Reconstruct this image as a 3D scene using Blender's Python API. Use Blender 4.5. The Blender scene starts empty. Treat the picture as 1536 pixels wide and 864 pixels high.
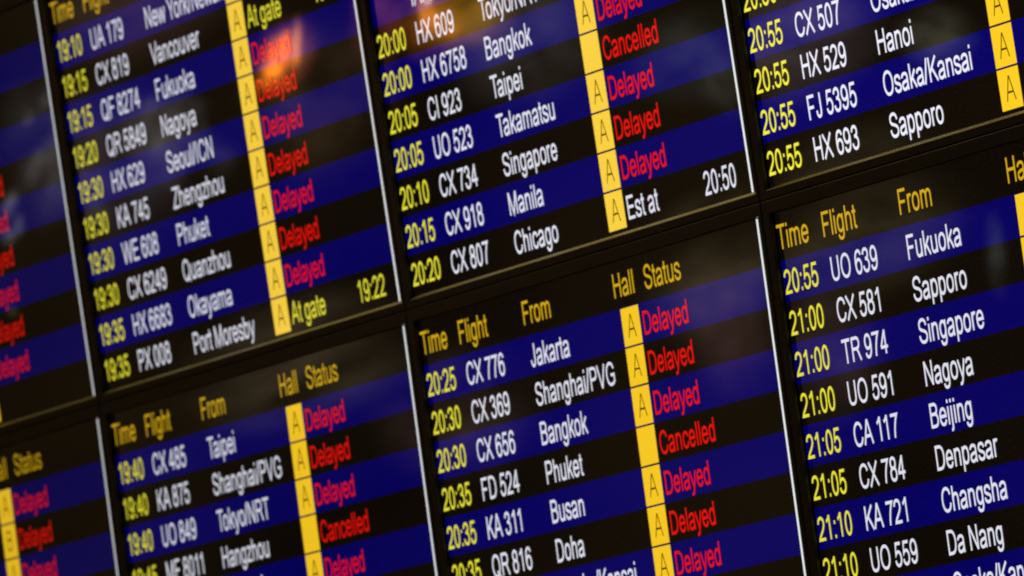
import bpy, math, random
from mathutils import Matrix, Vector

scene = bpy.context.scene
C = scene.collection

# ------------------------------------------------------------------ camera
HINGE = 2.60            # height of the seam between the lower and the upper row of monitors
A = 0.58154             # monitor pitch: 1 m wide, A m high
TILT = 0.01982          # the upper row leans a little towards the viewer
cam = bpy.data.cameras.new('camera')
cam.lens = 344.5
cam.sensor_width = 36.0
cam.clip_start = 0.1
cam.clip_end = 200.0
cam.dof.use_dof = True
cam.dof.focus_distance = 11.15
cam.dof.aperture_fstop = 12.8
cam_o = bpy.data.objects.new('camera', cam)
C.objects.link(cam_o)
right = Vector((0.42716579, 0.8944792, -0.13204677))
up = Vector((0.12980832, 0.0838597, 0.98798651))
back = Vector((0.89480679, -0.43917481, -0.08028884))
m = Matrix((right, up, back)).transposed().to_4x4()
m.translation = Vector((12.20566763, -5.34630369, HINGE - 0.98960312))
cam_o.matrix_world = m
scene.camera = cam_o

# ------------------------------------------------------------------ world: the dim, warm, mottled hall that the glass mirrors
world = bpy.data.worlds.new('World')
scene.world = world
world.use_nodes = True
wn, wl = world.node_tree.nodes, world.node_tree.links
wn.clear()
w_out = wn.new('ShaderNodeOutputWorld')
w_bg = wn.new('ShaderNodeBackground')
w_tc = wn.new('ShaderNodeTexCoord')
w_no = wn.new('ShaderNodeTexNoise')
w_no.inputs['Scale'].default_value = 21.0
w_no.inputs['Detail'].default_value = 3.0
w_no.inputs['Roughness'].default_value = 0.55
w_cr = wn.new('ShaderNodeValToRGB')
w_cr.color_ramp.elements[0].position = 0.36
w_cr.color_ramp.elements[0].color = (0.008, 0.004, 0.001, 1)
w_cr.color_ramp.elements[1].position = 0.68
w_cr.color_ramp.elements[1].color = (0.060, 0.038, 0.012, 1)
wl.new(w_tc.outputs['Generated'], w_no.inputs['Vector'])
wl.new(w_no.outputs['Fac'], w_cr.inputs['Fac'])
wl.new(w_cr.outputs['Color'], w_bg.inputs['Color'])
w_bg.inputs['Strength'].default_value = 1.0
wl.new(w_bg.outputs['Background'], w_out.inputs['Surface'])

# ------------------------------------------------------------------ exposure
scene.view_settings.view_transform = 'Standard'
scene.view_settings.look = 'None'
scene.view_settings.exposure = 0.0
scene.view_settings.gamma = 1.0
scene.cycles.filter_width = 1.9

# ------------------------------------------------------------------ unseen lamps for the reflections and the bezel lip
def area_lamp(name, loc, rot, sx, sy, color, power, soft=False):
    l = bpy.data.lights.new(name, 'AREA')
    l.shape = 'ELLIPSE'
    l.size, l.size_y = sx, sy
    l.color = color
    l.energy = power
    if soft:                       # shapes the mirrored glow: bright in the middle, fading and cloudy to the rim
        l.use_nodes = True
        nt = l.node_tree
        em = nt.nodes['Emission']
        geo = nt.nodes.new('ShaderNodeNewGeometry')
        sub = nt.nodes.new('ShaderNodeVectorMath'); sub.operation = 'SUBTRACT'
        sub.inputs[1].default_value = (0.5, 0.5, 0.0)
        ln = nt.nodes.new('ShaderNodeVectorMath'); ln.operation = 'LENGTH'
        mr = nt.nodes.new('ShaderNodeMapRange'); mr.interpolation_type = 'SMOOTHSTEP'
        mr.inputs['From Min'].default_value = 0.5
        mr.inputs['From Max'].default_value = 0.06
        mr.inputs['To Max'].default_value = 1.9
        no = nt.nodes.new('ShaderNodeTexNoise')
        no.inputs['Scale'].default_value = 3.2 if sx > 0.03 else 1.2
        no.inputs['Detail'].default_value = 3.0
        off = nt.nodes.new('ShaderNodeVectorMath'); off.operation = 'ADD'
        off.inputs[1].default_value = (loc[0] * 37.0, loc[2] * 53.0, 0.0)
        nm = nt.nodes.new('ShaderNodeMapRange')
        nm.inputs['From Min'].default_value = 0.32
        nm.inputs['From Max'].default_value = 0.66
        nm.inputs['To Min'].default_value = 0.25
        nm.inputs['To Max'].default_value = 1.5
        mu = nt.nodes.new('ShaderNodeMath'); mu.operation = 'MULTIPLY'
        k = nt.links.new
        k(geo.outputs['Parametric'], sub.inputs[0]); k(sub.outputs['Vector'], ln.inputs[0]); k(ln.outputs['Value'], mr.inputs['Value'])
        k(geo.outputs['Parametric'], off.inputs[0]); k(off.outputs['Vector'], no.inputs['Vector']); k(no.outputs['Fac'], nm.inputs['Value'])
        k(mr.outputs['Result'], mu.inputs[0]); k(nm.outputs['Result'], mu.inputs[1]); k(mu.outputs['Value'], em.inputs['Strength'])
    o = bpy.data.objects.new(name, l)
    C.objects.link(o)
    o.location = (loc[0], loc[1], loc[2] + HINGE)
    o.rotation_euler = rot
    return o

# unseen warm light, added high on the left to brighten the bezel lip
lip_light = area_lamp('lip_lamp', (-6.0, -0.55, 4.4), (0, 0, 0), 3.0, 1.2, (1.0, 0.74, 0.20), 33.0)
lip_light.rotation_euler = (Vector((1.2, -0.1, 0.0)) - Vector((-6.0, -0.55, 4.4))).to_track_quat('-Z', 'Y').to_euler()
# unseen lamps on the left, added for glows, clouds and veils in the glass
REFLECTION_LAMPS = [
    ((-2.868, -1.702, 0.731), (1.4750, 0.3398, -1.1635), 0.0602, 0.0826, (1, 0.18000000000000002, 0.004), 0.05102),
    ((-2.836, -1.705, 0.749), (1.4780, 0.1661, -1.1459), 0.0287, 0.0550, (1, 0.20700000000000002, 0.01), 0.01168),
    ((-2.893, -1.698, 0.708), (1.4631, 0.6003, -1.1933), 0.0524, 0.0551, (1, 0.216, 0.01), 0.02609),
    ((-2.919, -1.695, 0.696), (1.4689, -0.5292, -1.0816), 0.0577, 0.0301, (1, 0.24300000000000002, 0.01), 0.00642),
    ((-2.804, -1.709, 0.744), (1.4776, 0.2010, -1.1481), 0.0195, 0.1048, (1, 0.30600000000000005, 0.08), 0.01595),
    ((-2.818, -1.707, 0.714), (1.4732, 0.4095, -1.1689), 0.0235, 0.0449, (1, 0.25200000000000006, 0.02), 0.00433),
    ((-2.826, -1.706, 0.736), (1.4770, 0.2530, -1.1537), 0.1175, 0.1374, (1, 0.27, 0.18), 0.01824),
    ((-2.887, -1.699, 0.693), (1.4814, -0.1816, -1.1160), 0.1178, 0.0751, (1, 0.25200000000000006, 0.02), 0.01636),
    ((-2.400, -1.756, 0.732), (1.4782, -0.0412, -1.1124), 0.0155, 0.0666, (1, 0.34, 0.08), 0.00614),
    ((-2.397, -1.756, 0.713), (1.4794, -0.0064, -1.1156), 0.0155, 0.0400, (1, 0.3, 0.02), 0.00230),
    ((-2.373, -1.759, 0.716), (1.4757, -0.2670, -1.0902), 0.0244, 0.0665, (1, 0.31, 0.02), 0.00841),
    ((-2.393, -1.756, 0.699), (1.4787, -0.1802, -1.0995), 0.0333, 0.0488, (1, 0.28, 0.01), 0.00602),
    ((-2.380, -1.758, 0.741), (1.4763, 0.1674, -1.1314), 0.0133, 0.0144, (1, 0.72, 0.62), 0.00284),
    ((-2.319, -1.765, 0.680), (1.4810, -0.0062, -1.1130), 0.0354, 0.0243, (1, 0.22, 0.01), 0.00136),
    ((-2.347, -1.762, 0.691), (1.4792, 0.1675, -1.1298), 0.0775, 0.0664, (1, 0.26, 0.01), 0.00686),
    ((-2.268, -1.771, 0.698), (1.4797, -0.0060, -1.1112), 0.1985, 0.1434, (1, 0.46, 0.02), 0.05372),
    ((-2.377, -1.758, 0.703), (1.4743, 0.3412, -1.1479), 0.1553, 0.1553, (1, 0.27, 0.02), 0.03570),
    ((-2.542, -1.739, 0.736), (1.4774, 0.1669, -1.1365), 0.1119, 0.2238, (1, 0.2, 0.16), 0.01853),
    ((-3.280, -1.656, 0.684), (1.4837, -0.1826, -1.1284), 0.1742, 0.1278, (1, 0.88, 0.85), 0.00472),
    ((-3.356, -1.647, 0.667), (1.4850, -0.1827, -1.1310), 0.1166, 0.1399, (1, 0.88, 0.85), 0.00302),
    ((-3.256, -1.658, 0.633), (1.4830, 0.3393, -1.1729), 0.1044, 0.1044, (1, 0.88, 0.85), 0.00202),
    ((-3.197, -1.665, 0.688), (1.4830, -0.1824, -1.1258), 0.1041, 0.0694, (1, 0.88, 0.85), 0.00112),
    ((-3.315, -1.651, 0.640), (1.4755, 0.5130, -1.1922), 0.0419, 0.0814, (1, 0.88, 0.85), 0.00097),
    ((-3.167, -1.667, 0.637), (1.4823, 0.3395, -1.1704), 0.0462, 0.0924, (1, 0.88, 0.85), 0.00061),
    ((-3.318, -1.652, 0.714), (1.4777, -0.3565, -1.1128), 0.0466, 0.0396, (1, 0.88, 0.85), 0.00052),
    ((-3.244, -1.659, 0.671), (1.4806, 0.3392, -1.1733), 0.0371, 0.0580, (1, 0.88, 0.85), 0.00061),
    ((-3.267, -1.656, 0.599), (1.4662, 0.6869, -1.2104), 0.0696, 0.1160, (1, 0.88, 0.85), 0.00126),
    ((-3.122, -1.672, 0.594), (1.4886, 0.1658, -1.1531), 0.1036, 0.1036, (1, 0.88, 0.85), 0.00109),
    ((-3.564, -1.624, 0.565), (1.4921, 0.1650, -1.1657), 0.0706, 0.0636, (1, 0.88, 0.85), 0.00090),
    ((-3.798, -1.602, 0.794), (1.4679, 0.5112, -1.2098), 0.0274, 0.0494, (1, 0.92, 0.95), 0.00046),
    ((-3.873, -1.594, 0.773), (1.4740, 0.4244, -1.2014), 0.0248, 0.0440, (1, 0.92, 0.95), 0.00041),
    ((-3.802, -1.601, 0.707), (1.4681, 0.5985, -1.2175), 0.0548, 0.0960, (1, 0.92, 0.95), 0.00131),
    ((-3.877, -1.593, 0.685), (1.4795, 0.4248, -1.1994), 0.0358, 0.0963, (1, 0.92, 0.95), 0.00107),
    ((-3.791, -1.601, 0.639), (1.4728, 0.5990, -1.2146), 0.0959, 0.2055, (1, 0.92, 0.95), 0.00370),
    ((-3.844, -1.596, 0.671), (1.4761, 0.5118, -1.2072), 0.1236, 0.1786, (1, 0.92, 0.95), 0.00332),
    ((-3.993, -1.581, 0.633), (1.4792, 0.5118, -1.2098), 0.0332, 0.0830, (1, 0.92, 0.95), 0.00154),
    ((-3.970, -1.583, 0.593), (1.4885, 0.3382, -1.1916), 0.0276, 0.0580, (1, 0.92, 0.95), 0.00089),
    ((-4.016, -1.578, 0.579), (1.4931, 0.1642, -1.1783), 0.0360, 0.0443, (1, 0.92, 0.95), 0.00089),
    ((-3.827, -1.599, 0.759), (1.4820, 0.1638, -1.1747), 0.2060, 0.2472, (1, 0.92, 0.95), 0.00515),
    ((-3.498, -1.632, 0.635), (1.4875, -0.1830, -1.1356), 0.3522, 0.3522, (0.8, 0.6, 0.9), 0.03060),
    ((-4.042, -1.574, 0.445), (1.5008, 0.1646, -1.1778), 0.0193, 0.0265, (1, 0.9, 0.4), 0.00020),
    ((-3.749, -1.601, 0.231), (1.5073, 0.4271, -1.1846), 0.0214, 0.0475, (1, 0.9, 0.6), 0.00047),
    ((-2.106, -1.791, 0.628), (1.4818, -0.1794, -1.0903), 0.3280, 0.2514, (1, 0.85, 0.8), 0.02340),
    ((-1.645, -1.848, 0.523), (1.4874, -0.0911, -1.0821), 0.2560, 0.1813, (0.9, 0.9, 0.85), 0.00996),
    ((-1.577, -1.857, 0.463), (1.4900, -0.1780, -1.0729), 0.0956, 0.1275, (0.85, 0.95, 0.75), 0.00192),
    ((-0.862, -1.954, 0.437), (1.4887, 0.1724, -1.0734), 0.1534, 0.1227, (0.9, 0.9, 0.6), 0.00906),
    ((-0.800, -1.952, 0.163), (1.4935, 0.0499, -1.0633), 0.0407, 0.1628, (0.9, 0.95, 0.9), 0.00188),
    ((-1.127, -1.905, 0.243), (1.4891, -0.1250, -1.0625), 0.4351, 0.2382, (1, 0.78, 0.36), 0.02992),
    ((-1.670, -1.832, 0.232), (1.4891, -0.3008, -1.0691), 0.3411, 0.1812, (1, 0.78, 0.36), 0.01648),
    ((-1.215, -1.905, 0.498), (1.4872, -0.0897, -1.0659), 0.3545, 0.2502, (1, 0.72, 0.8), 0.04267),
    ((-3.320, -1.653, 0.892), (1.4728, -0.0960, -1.1360), 0.4893, 0.2330, (1, 0.5, 0.45), 0.02954),
    ((-2.964, -1.676, 0.248), (1.4962, -0.1302, -1.1276), 0.4789, 0.1939, (1, 0.74, 0.42), 0.02405),
    ((-1.669, -1.833, 0.161), (1.4972, -0.0400, -1.0903), 0.2131, 0.3197, (1, 0.5, 0.5), 0.01513),
    ((-2.477, -1.733, 0.127), (1.5018, -0.1291, -1.1126), 0.3557, 0.2890, (1, 0.6, 0.5), 0.01902),
    ((-1.258, -1.889, 0.072), (1.5008, 0.1352, -1.0871), 0.2293, 0.2710, (1, 0.6, 0.6), 0.01610),
    ((-2.760, -1.713, 0.635), (1.4846, 0.1665, -1.1425), 0.3392, 0.3392, (1, 0.6, 0.3), 0.02130),
]
for loc, rot, sx, sy, color, power in REFLECTION_LAMPS:
    area_lamp('reflection_lamp', loc, rot, sx, sy, color, power, soft=True)

# ------------------------------------------------------------------ materials
def lin(r, g, b):
    f = lambda c: (c / 255 / 12.92) if c <= 10.31 else ((c / 255 + 0.055) / 1.055) ** 2.4
    return (f(r), f(g), f(b), 1.0)

def pixel_material(name, srgb, level, grain):
    """A lit area of the LCD: glossy glass over pixels that give off light."""
    mt = bpy.data.materials.new(name)
    mt.use_nodes = True
    nt = mt.node_tree
    b = nt.nodes['Principled BSDF']
    b.inputs['Base Color'].default_value = (0.004, 0.004, 0.004, 1)
    b.inputs['Roughness'].default_value = 0.022
    b.inputs['IOR'].default_value = 1.5
    tc = nt.nodes.new('ShaderNodeTexCoord')
    no = nt.nodes.new('ShaderNodeTexNoise')
    no.inputs['Scale'].default_value = 330.0
    no.inputs['Detail'].default_value = 1.0
    mr = nt.nodes.new('ShaderNodeMapRange')
    mr.inputs['From Min'].default_value = 0.25
    mr.inputs['From Max'].default_value = 0.75
    mr.inputs['To Min'].default_value = level * (1 - grain)
    mr.inputs['To Max'].default_value = level * (1 + grain)
    nt.links.new(tc.outputs['Object'], no.inputs['Vector'])
    nt.links.new(no.outputs['Fac'], mr.inputs['Value'])
    nt.links.new(mr.outputs['Result'], b.inputs['Emission Strength'])
    b.inputs['Emission Color'].default_value = lin(*srgb)
    return mt

PALETTE = {          # colour of the lit pixels, grain
    'black': ((11, 7, 4), 0.7),
    'blue': ((2, 0, 95), 0.5),
    'white': ((232, 232, 246), 0.08),
    'yellow': ((240, 232, 58), 0.08),
    'amber': ((218, 174, 24), 0.08),
    'red': ((232, 18, 9), 0.10),
    'tile': ((252, 204, 36), 0.05),
    'ink': ((84, 56, 2), 0.10),
    'line': ((240, 244, 246), 0.05),
}
def make_palette(level, tweak):  # level: dimming of panels seen obliquely, put into the pixel brightness
    p = {}
    for k, (c, g) in PALETTE.items():
        p[k] = pixel_material('lit_' + k, tweak.get(k, c), level ** (0.45 if k == 'tile' else 0.8 if k == 'red' else 0.7 if k == 'line' else 1.0), g)
    return p

def plastic(name, col, rough, bump=0.0):
    mt = bpy.data.materials.new(name)
    mt.use_nodes = True
    nt = mt.node_tree
    b = nt.nodes['Principled BSDF']
    tc = nt.nodes.new('ShaderNodeTexCoord')
    no = nt.nodes.new('ShaderNodeTexNoise')
    no.inputs['Scale'].default_value = 60.0
    no.inputs['Detail'].default_value = 6.0
    cr = nt.nodes.new('ShaderNodeValToRGB')
    cr.color_ramp.elements[0].position = 0.3
    cr.color_ramp.elements[1].position = 0.75
    cr.color_ramp.elements[0].color = (col[0] * .8, col[1] * .8, col[2] * .8, 1)
    cr.color_ramp.elements[1].color = (col[0] * 1.25, col[1] * 1.25, col[2] * 1.25, 1)
    nt.links.new(tc.outputs['Object'], no.inputs['Vector'])
    nt.links.new(no.outputs['Fac'], cr.inputs['Fac'])
    nt.links.new(cr.outputs['Color'], b.inputs['Base Color'])
    b.inputs['Roughness'].default_value = rough
    if bump:
        n2 = nt.nodes.new('ShaderNodeTexNoise')
        n2.inputs['Scale'].default_value = 1400.0
        bp = nt.nodes.new('ShaderNodeBump')
        bp.inputs['Strength'].default_value = bump
        bp.inputs['Distance'].default_value = 0.0004
        nt.links.new(tc.outputs['Object'], n2.inputs['Vector'])
        nt.links.new(n2.outputs['Fac'], bp.inputs['Height'])
        nt.links.new(bp.outputs['Normal'], b.inputs['Normal'])
    return mt

M_FRAME = plastic('black_bezel_plastic', (0.020, 0.018, 0.014), 0.36, 0.25)
M_INNER = plastic('matt_recess_black', (0.003, 0.003, 0.003), 0.95)  # recess walls, darker and less shiny than the bezel
M_INNER.node_tree.nodes['Principled BSDF'].inputs['Specular IOR Level'].default_value = 0.05
M_WALL = plastic('dark_backing_board', (0.010, 0.009, 0.008), 0.7)

# ------------------------------------------------------------------ mesh helpers
def new_mesh(name, verts, faces, mat):
    me = bpy.data.meshes.new(name)
    me.from_pydata(verts, [], faces)
    me.materials.append(mat)
    me.update()
    return me

def place(name, me, parent, mat=None, loc=(0, 0, 0)):
    o = bpy.data.objects.new(name, me)
    C.objects.link(o)
    if parent:
        o.parent = parent
    o.location = loc
    if mat:
        o.material_slots[0].link = 'OBJECT'
        o.material_slots[0].material = mat
    return o

# ------------------------------------------------------------------ lettering: a narrow grotesque drawn as strokes (1000 units per em)
def ell(cx, cy, rx, ry):
    k = 0.60
    return [('M', cx, cy + ry), ('C', cx + k * rx, cy + ry, cx + rx, cy + k * ry, cx + rx, cy),
            ('C', cx + rx, cy - k * ry, cx + k * rx, cy - ry, cx, cy - ry),
            ('C', cx - k * rx, cy - ry, cx - rx, cy - k * ry, cx - rx, cy),
            ('C', cx - rx, cy + k * ry, cx - k * rx, cy + ry, cx, cy + ry), ('Z',)]

def P(s):
    out, t, i = [], s.split(), 0
    n = {'M': 2, 'L': 2, 'C': 6, 'Z': 0}
    while i < len(t):
        c = t[i]; k = n[c]
        out.append((c,) + tuple(float(v) for v in t[i + 1:i + 1 + k]))
        i += 1 + k
    return out

def flip9(path):
    r = []
    for c in path:
        v = list(c[1:])
        r.append((c[0],) + tuple((556 - a) if j % 2 == 0 else (704 - a) for j, a in enumerate(v)))
    return r

SIX = P('M 468 540 C 450 625 390 674 305 674 C 160 674 82 560 82 330 C 82 130 165 30 290 30 C 395 30 475 115 475 230 C 475 345 395 425 290 425 C 180 425 95 340 92 235')
GLYPHS = {
    ' ': (250, []),
    '0': (556, ell(278, 352, 190, 322)),
    '1': (556, P('M 118 535 C 220 575 285 640 322 706 M 327 716 L 327 0')),
    '2': (556, P('M 75 505 C 80 620 165 674 270 674 C 385 674 460 600 460 505 C 460 400 380 330 280 245 C 190 170 110 110 82 42 L 505 42')),
    '3': (556, P('M 80 525 C 100 625 170 674 260 674 C 360 674 425 610 425 530 C 425 440 350 392 225 392 M 225 392 C 380 392 465 320 465 215 C 465 110 380 32 270 32 C 160 32 90 95 72 200')),
    '4': (556, P('M 372 0 L 372 700 M 372 680 L 58 215 M 40 205 L 525 205')),
    '5': (556, P('M 480 668 L 168 668 L 112 350 C 150 400 210 430 280 430 C 390 430 470 345 470 235 C 470 115 385 30 265 30 C 160 30 90 90 72 190')),
    '6': (556, SIX),
    '7': (556, P('M 45 662 L 490 662 C 350 500 245 270 225 0')),
    '8': (556, ell(278, 528, 165, 150) + ell(278, 208, 194, 176)),
    '9': (556, flip9(SIX)),
    ':': (278, P('M 139 0 L 139 100 M 139 419 L 139 519')),
    '/': (278, P('M 20 -10 L 258 726')),
    'A': (667, P('M 40 0 L 315 690 L 352 690 L 627 0 M 130 250 L 537 250')),
    'B': (667, P('M 120 0 L 120 716 M 120 674 L 360 674 C 500 674 545 610 545 535 C 545 450 480 392 360 392 L 120 392 M 360 392 C 510 392 580 315 580 222 C 580 110 500 42 370 42 L 120 42')),
    'C': (722, P('M 635 490 C 600 615 510 682 385 682 C 220 682 97 560 97 360 C 97 160 210 34 380 34 C 520 34 615 110 648 250')),
    'D': (722, P('M 125 42 L 125 674 L 340 674 C 530 674 628 550 628 360 C 628 170 530 42 340 42 Z')),
    'E': (667, P('M 620 42 L 125 42 L 125 674 L 600 674 M 125 372 L 570 372')),
    'F': (611, P('M 125 0 L 125 674 L 570 674 M 125 350 L 500 350')),
    'G': (778, P('M 660 500 C 625 620 530 682 405 682 C 225 682 100 560 100 358 C 100 150 230 34 410 34 C 510 34 610 75 672 130 L 672 325 L 415 325')),
    'H': (722, P('M 125 0 L 125 716 M 597 0 L 597 716 M 125 372 L 597 372')),
    'I': (278, P('M 139 0 L 139 716')),
    'J': (500, P('M 375 716 L 375 220 C 375 90 320 30 225 30 C 130 30 75 90 72 215')),
    'K': (667, P('M 125 0 L 125 716 M 610 716 L 125 250 M 285 405 L 625 0')),
    'L': (556, P('M 120 716 L 120 42 L 530 42')),
    'M': (833, P('M 120 0 L 120 716 M 713 0 L 713 716 M 135 700 L 416 30 L 698 700')),
    'N': (722, P('M 122 0 L 122 716 M 600 0 L 600 716 M 130 700 L 592 16')),
    'O': (778, ell(388, 358, 292, 324)),
    'P': (667, P('M 125 0 L 125 716 M 125 674 L 380 674 C 520 674 580 600 580 505 C 580 400 510 333 380 333 L 125 333')),
    'Q': (778, ell(388, 358, 292, 324) + P('M 440 190 L 715 -25')),
    'R': (722, P('M 125 0 L 125 716 M 125 674 L 420 674 C 560 674 605 600 605 520 C 605 420 530 362 400 362 L 125 362 M 380 362 C 455 345 490 300 530 235 L 675 0')),
    'S': (667, P('M 565 505 C 555 620 470 682 340 682 C 200 682 110 615 110 525 C 110 425 200 400 335 368 C 480 335 585 300 585 195 C 585 95 480 34 345 34 C 190 34 95 105 85 240')),
    'T': (611, P('M 20 674 L 590 674 M 305 674 L 305 0')),
    'U': (722, P('M 125 716 L 125 290 C 125 110 210 34 360 34 C 510 34 597 110 597 290 L 597 716')),
    'V': (667, P('M 45 716 L 320 30 L 347 30 L 622 716')),
    'W': (944, P('M 50 716 L 236 30 L 258 30 L 458 680 L 486 680 L 686 30 L 708 30 L 894 716')),
    'X': (667, P('M 50 716 L 622 0 M 618 716 L 45 0')),
    'Y': (667, P('M 45 716 L 333 310 L 622 716 M 333 310 L 333 0')),
    'Z': (611, P('M 60 674 L 550 674 L 75 42 L 580 42')),
    'a': (556, P('M 75 370 C 95 445 160 485 270 485 C 390 485 440 440 440 355 L 440 150 C 440 80 450 40 470 0 M 440 290 C 380 265 300 260 225 248 C 120 232 78 195 78 138 C 78 75 125 33 210 33 C 330 33 440 95 440 215')),
    'b': (556, P('M 110 0 L 110 716') + ell(290, 260, 183, 227)),
    'c': (500, P('M 445 345 C 430 435 365 485 275 485 C 155 485 80 400 80 258 C 80 115 155 33 275 33 C 375 33 440 95 455 190')),
    'd': (556, P('M 446 0 L 446 716') + ell(265, 260, 182, 227)),
    'e': (556, P('M 82 270 L 475 270 C 475 400 400 485 282 485 C 160 485 80 395 80 258 C 80 115 160 33 285 33 C 385 33 445 80 468 165')),
    'f': (278, P('M 270 672 C 250 680 235 682 215 682 C 160 682 132 650 132 585 L 132 0 M 10 480 L 255 480')),
    'g': (556, ell(265, 262, 182, 223) + P('M 446 519 L 446 70 C 446 -100 390 -170 265 -170 C 165 -170 100 -125 95 -45')),
    'h': (556, P('M 110 0 L 110 716 M 110 290 C 110 420 180 482 285 482 C 400 482 445 420 445 320 L 445 0')),
    'i': (222, P('M 110 0 L 110 519 M 110 616 L 110 716')),
    'j': (222, P('M 110 519 L 110 -90 C 110 -150 70 -172 0 -166 M 110 616 L 110 716')),
    'k': (500, P('M 110 0 L 110 716 M 455 519 L 110 185 M 230 310 L 475 0')),
    'l': (222, P('M 110 0 L 110 716')),
    'm': (833, P('M 108 0 L 108 519 M 108 300 C 108 430 170 482 260 482 C 355 482 415 440 415 340 L 415 0 M 415 300 C 415 430 480 482 570 482 C 670 482 722 430 722 330 L 722 0')),
    'n': (556, P('M 110 0 L 110 519 M 110 290 C 110 420 180 482 285 482 C 400 482 445 420 445 320 L 445 0')),
    'o': (556, ell(278, 259, 200, 227)),
    'p': (556, P('M 110 -199 L 110 519') + ell(290, 260, 183, 227)),
    'q': (556, P('M 446 -199 L 446 519') + ell(265, 260, 182, 227)),
    'r': (333, P('M 108 0 L 108 519 M 108 290 C 108 420 170 482 240 482 C 275 482 300 475 325 460')),
    's': (500, P('M 430 360 C 420 440 355 485 255 485 C 150 485 85 445 85 375 C 85 300 150 285 255 258 C 380 228 440 200 440 140 C 440 75 370 33 260 33 C 145 33 75 80 62 170')),
    't': (278, P('M 140 660 L 140 120 C 140 55 170 35 215 35 C 235 35 250 38 268 42 M 15 480 L 262 480')),
    'u': (556, P('M 110 519 L 110 200 C 110 90 160 35 260 35 C 370 35 445 100 445 230 M 445 519 L 445 0')),
    'v': (500, P('M 30 519 L 237 40 L 263 40 L 470 519')),
    'w': (722, P('M 25 519 L 188 40 L 208 40 L 348 480 L 374 480 L 514 40 L 534 40 L 698 519')),
    'x': (500, P('M 35 519 L 465 0 M 465 519 L 35 0')),
    'y': (500, P('M 30 519 L 252 20 M 470 519 L 255 -30 C 215 -130 180 -170 110 -170 C 90 -170 75 -167 60 -163')),
    'z': (500, P('M 45 478 L 440 478 L 62 42 L 470 42')),
}
KERN = {'Ta': -90, 'To': -90, 'Tr': -60, 'Va': -60, 'Yo': -80, 'Po': -15, 'KA': -10, 'ay': -15, 'ye': -15, '11': -60}

def subpaths(path):
    subs, cur, pen = [], None, (0, 0)
    for c in path:
        if c[0] == 'M':
            cur = [(c[1], c[2])]; subs.append([cur, False]); pen = (c[1], c[2])
        elif c[0] == 'L':
            cur.append((c[1], c[2])); pen = (c[1], c[2])
        elif c[0] == 'C':
            x0, y0 = pen; x1, y1, x2, y2, x3, y3 = c[1:]
            for k in range(1, 9):
                t = k / 8; u = 1 - t
                cur.append((u**3*x0 + 3*u*u*t*x1 + 3*u*t*t*x2 + t**3*x3, u**3*y0 + 3*u*u*t*y1 + 3*u*t*t*y2 + t**3*y3))
            pen = (x3, y3)
        else:
            subs[-1][1] = True
    res = []
    for pts, closed in subs:
        q = [pts[0]]
        for p in pts[1:]:
            if math.dist(p, q[-1]) > 1e-3:
                q.append(p)
        if closed and math.dist(q[0], q[-1]) < 1e-3:
            q.pop()
        res.append((q, closed))
    return res

def stroke(pts, closed, h):
    """A ribbon of half width h along the points, mitred at the corners."""
    n = len(pts); L, R = [], []
    for i in range(n):
        a = pts[i - 1] if (i > 0 or closed) else None
        b = pts[(i + 1) % n] if (i < n - 1 or closed) else None
        p = pts[i]
        def nd(s, e):
            d = math.dist(s, e); return ((e[0] - s[0]) / d, (e[1] - s[1]) / d)
        d1 = nd(a, p) if a else nd(p, b)
        d2 = nd(p, b) if b else d1
        nx, ny = -(d1[1] + d2[1]), d1[0] + d2[0]
        l = math.hypot(nx, ny) or 1.0
        nx, ny = nx / l, ny / l
        c = max(0.45, nx * -d1[1] + ny * d1[0])
        L.append((p[0] + nx * h / c, p[1] + ny * h / c)); R.append((p[0] - nx * h / c, p[1] - ny * h / c))
    return L, R

KX = 0.857             # the screens squeeze their lettering
TEXT_CACHE = {}
def text_mesh(s, em, weight=47.0, track=0.0):
    """Flat lettering; x starts at the ink's left edge, z at the baseline. Returns mesh and ink width."""
    key = (s, em, weight, track)
    if key in TEXT_CACHE:
        return TEXT_CACHE[key]
    V, F, pen, k = [], [], 0.0, 0
    for i, ch in enumerate(s):
        adv, path = GLYPHS[ch]
        pen += KERN.get(s[i - 1:i + 1], 0) if i else 0
        for pts, closed in subpaths(path):
            L, R = stroke(pts, closed, weight)
            base = len(V); n = len(pts)
            y = -0.00002 * (k % 7); k += 1      # strokes of one letter cross: never on one plane
            for a, b in zip(L, R):
                V.append(((pen + a[0]) * em * KX / 1000, y, a[1] * em / 1000))
                V.append(((pen + b[0]) * em * KX / 1000, y, b[1] * em / 1000))
            for j in range(n if closed else n - 1):
                p, q = base + 2 * j, base + 2 * ((j + 1) % n)
                F.append((p, p + 1, q + 1, q))
        pen += adv + track
    x0 = min(v[0] for v in V); x1 = max(v[0] for v in V)
    V = [(v[0] - x0, v[1], v[2]) for v in V]
    me = new_mesh('lettering', V, F, M_FRAME)
    TEXT_CACHE[key] = (me, x1 - x0)
    return TEXT_CACHE[key]

# ------------------------------------------------------------------ one monitor, in its own coordinates: x across, z up from its base, -y to the viewer
def zz(v):
    return (1.0 - v) * A

def ring_mesh(name, rings, mat, cap_back=True, inner=None):
    V, F = [], []
    for uL, uR, vT, vB, ys in rings:
        yl, yr, yt, yb = ys if isinstance(ys, tuple) else (ys,) * 4
        V += [(uL, yt, zz(vT)), (uR, yt, zz(vT)), (uR, yb, zz(vB)), (uL, yb, zz(vB))]
    for k in range(len(rings) - 1):
        for j in range(4):
            a, b = 4 * k + j, 4 * k + (j + 1) % 4
            F.append((a, b, b + 4, a + 4))
    if cap_back:
        F.append((0, 3, 2, 1))
    me = new_mesh(name, V, F, mat)
    if inner:                      # the walls of the recess are matt
        me.materials.append(inner)
        for k in range(4 * (len(rings) - 2), 4 * (len(rings) - 1)):
            me.polygons[k].material_index = 1
    return me

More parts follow.
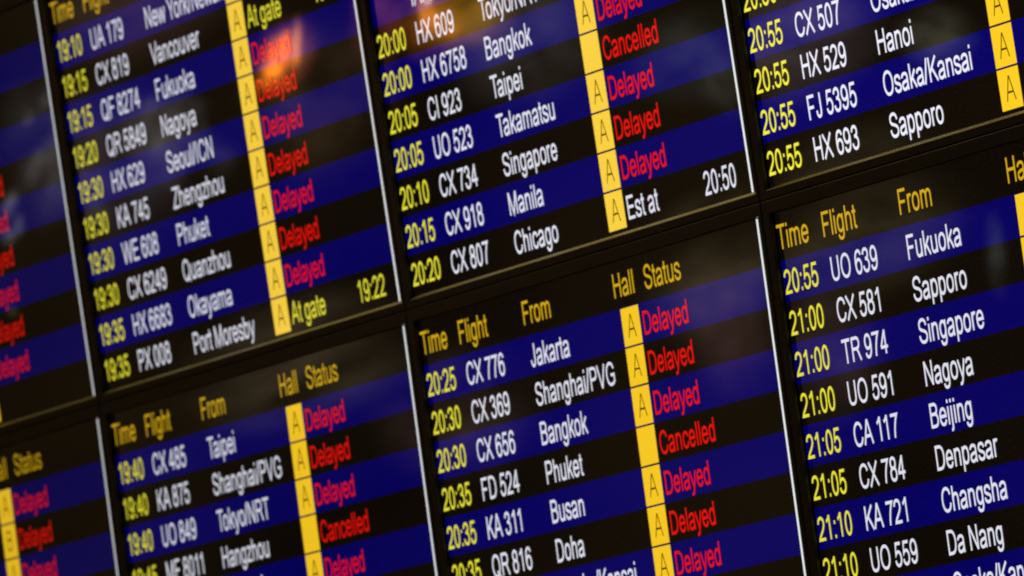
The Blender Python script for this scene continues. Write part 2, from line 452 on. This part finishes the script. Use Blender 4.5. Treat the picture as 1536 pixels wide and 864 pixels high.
FRONT = -0.0070
frame_mesh = ring_mesh('frame', [
    (0.0149, 1.0133, 0.0030, 1.0012, 0.045),
    (0.0149, 1.0133, 0.0030, 1.0012, FRONT + 0.0014),
    (0.0155, 1.0127, 0.0039, 1.0003, FRONT + 0.0003),
    (0.0162, 1.0120, 0.0050, 0.9992, FRONT),
    (0.0312, 1.0064, 0.0290, 0.9838, FRONT),
    (0.0318, 1.0058, 0.0297, 0.9826, FRONT + 0.0005),
    (0.0324, 1.0053, 0.0305, 0.9780, FRONT + 0.0030),
    (0.0326, 1.0052, 0.0308, 0.9774, FRONT + 0.0040),
    (0.0326, 1.0052, 0.0308, 0.9772, 0.0010)], M_FRAME, inner=M_INNER)

def quad(name, u0, u1, v0, v1, y, mat):
    return new_mesh(name, [(u0, y, zz(v1)), (u1, y, zz(v1)), (u1, y, zz(v0)), (u0, y, zz(v0))], [(0, 1, 2, 3)], mat)

def slab(name, u0, u1, v0, v1, y0, y1, mat):
    a, b = zz(v1), zz(v0)
    V = [(u0, y0, a), (u1, y0, a), (u1, y0, b), (u0, y0, b), (u0, y1, a), (u1, y1, a), (u1, y1, b), (u0, y1, b)]
    return new_mesh(name, V, [(0, 1, 2, 3), (7, 6, 5, 4), (0, 4, 5, 1), (1, 5, 6, 2), (2, 6, 7, 3), (3, 7, 4, 0)], mat)

V0, PITCH = 0.1300, 0.08412        # first flight row and the row pitch
screen_mesh = slab('screen', 0.0306, 1.0056, 0.0303, 0.9786, 0.0, 0.02, M_FRAME)
row_mesh = quad('row', 0.0328, 0.9838, 0.0, PITCH, 0.0, M_FRAME)
tile_mesh = quad('tile', 0.6015, 0.6500, 0.0015, PITCH * 0.968, 0.0, M_FRAME)
line_mesh = quad('line', 0.9854, 0.9902, 0.0318, 0.9776, 0.0, M_FRAME)
EM, EM_HEAD = 0.0400, 0.0412
TITLES = [('Time', 0.0335), ('Flight', 0.1465), ('From', 0.3345), ('Hall', 0.5915), ('Status', 0.6765)]

def row_z(k):                      # child offset of row k (1..10) below the first one
    return -(V0 + (k - 1) * PITCH) * A

def make_monitor(col, upper, label, level, rows, titles=TITLES, tweak=None):
    root = bpy.data.objects.new('arrivals_monitor', None)
    C.objects.link(root)
    root.empty_display_size = 0.1
    root.location = (col, 0, HINGE if upper else HINGE - A)
    # the board bulges slightly: its end columns turn away
    yaw = {-1: -0.0075, 2: 0.0122}.get(col, 0.0)
    root.rotation_euler = (TILT if upper else 0.0, 0, yaw)
    if col == -1:
        root.location.x, root.location.y = -math.cos(yaw), -math.sin(yaw)
    root['label'] = label
    root['category'] = 'monitor'
    root['group'] = 'arrivals monitors of the flight board'
    pal = make_palette(level, tweak or {})
    place('frame', frame_mesh, root)
    place('screen', screen_mesh, root, pal['black'])
    place('edge_line', line_mesh, root, pal['line'], (0, -0.0003, 0))
    head = place('header_row', row_mesh, root, pal['black'], (0, -0.0002, -0.0455 * A))
    for word, u in titles:
        me, w = text_mesh(word, EM_HEAD, 44.0)
        place('column_title', me, head, pal['amber'], (u, -0.0005, zz(0.1065 - 0.0455)))
    for k in range(1, 11):
        blue = k % 2 == 1
        r = place('flight_row', row_mesh, root, pal['blue' if blue else 'black'], (0, -0.0002, row_z(k)))
        r['label'] = ('blue' if blue else 'black') + ' row of the flight list'
        zb = zz(PITCH * 0.808)
        time, flight, city, hall, status, est = rows.get(k, (None,) * 6)
        place('hall_tile', tile_mesh, r, pal['tile'], (0, -0.0003, 0))
        if hall:
            me, w = text_mesh(hall, EM, 30.0)
            place('hall_letter', me, r, pal['ink'], (0.6262 - w / 2, -0.0005, zz(PITCH * 0.775)))
        for name, s, u, col_ in (('time_text', time, 0.0352, 'yellow'), ('flight_number', flight, 0.1535, 'white'), ('city_name', city, 0.3400, 'white')):
            if s:
                me, w = text_mesh(s, EM)
                place(name, me, r, pal[col_], (u + (0.004 if s[0] == '1' and name == 'time_text' else 0), -0.0005, zb))
        if status:
            c = {'Delayed': 'red', 'Cancelled': 'red', 'At gate': 'yellow', 'Est at': 'white'}[status]
            me, w = text_mesh(status, EM)
            place('status_text', me, r, pal[c], (0.6592, -0.0005, zb))
            if est:
                me, w = text_mesh(est, EM)
                place('estimated_time', me, r, pal[c], (0.9515 - w, -0.0005, zb))
    return root

D = 'Delayed'
n = None
PALE = {'tile': (255, 212, 66)}
make_monitor(-1, True, 'arrivals monitor at the upper left edge, only its red Delayed column showing', 0.55,
    {3: (n, n, n, n, D, n), 4: (n, n, n, n, D, n), 5: (n, n, n, n, D, n), 6: (n, n, n, n, D, n), 7: (n, n, n, n, D, n), 8: (n, n, n, n, D, n), 9: (n, n, n, n, D, n)})
make_monitor(0, True, 'arrivals monitor with a flame orange reflection, listing Vancouver down to Port Moresby at gate', 0.78,
    {1: ('19:10', 'UA 179', 'New York/Newark', n, n, n), 2: ('19:15', 'CX 819', 'Vancouver', 'A', 'At gate', '19:15'),
     3: ('19:15', 'QF 8274', 'Fukuoka', 'A', D, n), 4: ('19:20', 'QR 5849', 'Nagoya', 'A', D, n), 5: ('19:30', 'HX 629', 'Seoul/ICN', 'A', D, n),
     6: ('19:30', 'KA 745', 'Zhengzhou', 'A', D, n), 7: ('19:30', 'WE 608', 'Phuket', 'A', D, n), 8: ('19:30', 'CX 6249', 'Quanzhou', 'A', D, n),
     9: ('19:35', 'HX 6683', 'Okayama', 'A', D, n), 10: ('19:35', 'PX 008', 'Port Moresby', 'A', 'At gate', '19:22')}, tweak=PALE)
make_monitor(1, True, 'arrivals monitor whose bottom row reads Chicago, Est at 20:50 in white', 0.92,
    {3: (n, 'IAI 60', n, n, n, n), 4: ('20:00', 'HX 609', 'Tokyo/NRT', n, n, n), 5: ('20:00', 'HX 6758', 'Bangkok', 'A', D, n),
     6: ('20:05', 'CI 923', 'Taipei', n, 'Cancelled', n), 7: ('20:05', 'UO 523', 'Takamatsu', 'A', D, n), 8: ('20:10', 'CX 734', 'Singapore', 'A', D, n),
     9: ('20:15', 'CX 918', 'Manila', 'A', D, n), 10: ('20:20', 'CX 807', 'Chicago', 'A', 'Est at', '20:50')}, tweak=PALE)
make_monitor(2, True, 'arrivals monitor at the upper right, all times 20:55, with Hanoi and Osaka/Kansai', 1.08,
    {6: ('20:50', n, n, n, n, n), 7: ('20:55', 'CX 507', 'Osaka/Kansai', 'A', n, n), 8: ('20:55', 'HX 529', 'Hanoi', 'A', n, n),
     9: ('20:55', 'FJ 5395', 'Osaka/Kansai', 'A', n, n), 10: ('20:55', 'HX 693', 'Sapporo', 'A', n, n)})
make_monitor(-1, False, 'arrivals monitor at the lower left edge, with a B among its hall tiles', 0.52,
    {1: (n, n, n, 'A', D, n), 2: (n, n, n, 'B', D, n), 3: (n, n, n, 'A', D, n)}, titles=TITLES[3:])
make_monitor(0, False, 'arrivals monitor whose list begins with 19:40 Taipei, Shanghai and Tokyo', 0.74,
    {1: ('19:40', 'CX 485', 'Taipei', 'A', D, n), 2: ('19:40', 'KA 875', 'Shanghai/PVG', 'A', D, n), 3: ('19:40', 'UO 849', 'Tokyo/NRT', 'A', D, n),
     4: ('19:45', 'MF 8011', 'Hangzhou', n, 'Cancelled', n), 5: (n, n, 'Bangkok', 'A', D, n)})
make_monitor(1, False, 'arrivals monitor below the Chicago row, listing Jakarta, Busan and Doha', 0.88,
    {1: ('20:25', 'CX 776', 'Jakarta', 'A', D, n), 2: ('20:30', 'CX 369', 'Shanghai/PVG', 'A', D, n), 3: ('20:30', 'CX 656', 'Bangkok', 'A', D, n),
     4: ('20:35', 'FD 524', 'Phuket', n, 'Cancelled', n), 5: ('20:35', 'KA 311', 'Busan', 'A', D, n), 6: ('20:35', 'QR 816', 'Doha', 'A', D, n),
     7: (n, n, 'Osaka/Kansai', 'A', D, n)})
make_monitor(2, False, 'arrivals monitor at the lower right, listing Beijing, Denpasar, Changsha and Da Nang', 0.92,
    {1: ('20:55', 'UO 639', 'Fukuoka', n, n, n), 2: ('21:00', 'CX 581', 'Sapporo', n, n, n), 3: ('21:00', 'TR 974', 'Singapore', n, n, n),
     4: ('21:00', 'UO 591', 'Nagoya', n, n, n), 5: ('21:05', 'CA 117', 'Beijing', n, n, n), 6: ('21:05', 'CX 784', 'Denpasar', n, n, n),
     7: ('21:10', 'KA 721', 'Changsha', n, n, n), 8: ('21:10', 'UO 559', 'Da Nang', n, n, n), 9: (n, n, 'Osaka/Kansai', n, n, n)})

# ------------------------------------------------------------------ the dark wall the monitors hang on
V = [(-1.6, 0.075, 1.6), (3.7, 0.075, 1.6), (3.7, 0.075, 3.6), (-1.6, 0.075, 3.6), (-1.6, 0.2, 1.6), (3.7, 0.2, 1.6), (3.7, 0.2, 3.6), (-1.6, 0.2, 3.6)]
wall = place('wall', new_mesh('wall', V, [(0, 1, 2, 3), (7, 6, 5, 4), (0, 4, 5, 1), (1, 5, 6, 2), (2, 6, 7, 3), (3, 7, 4, 0)], M_WALL), None)
wall['kind'] = 'structure'
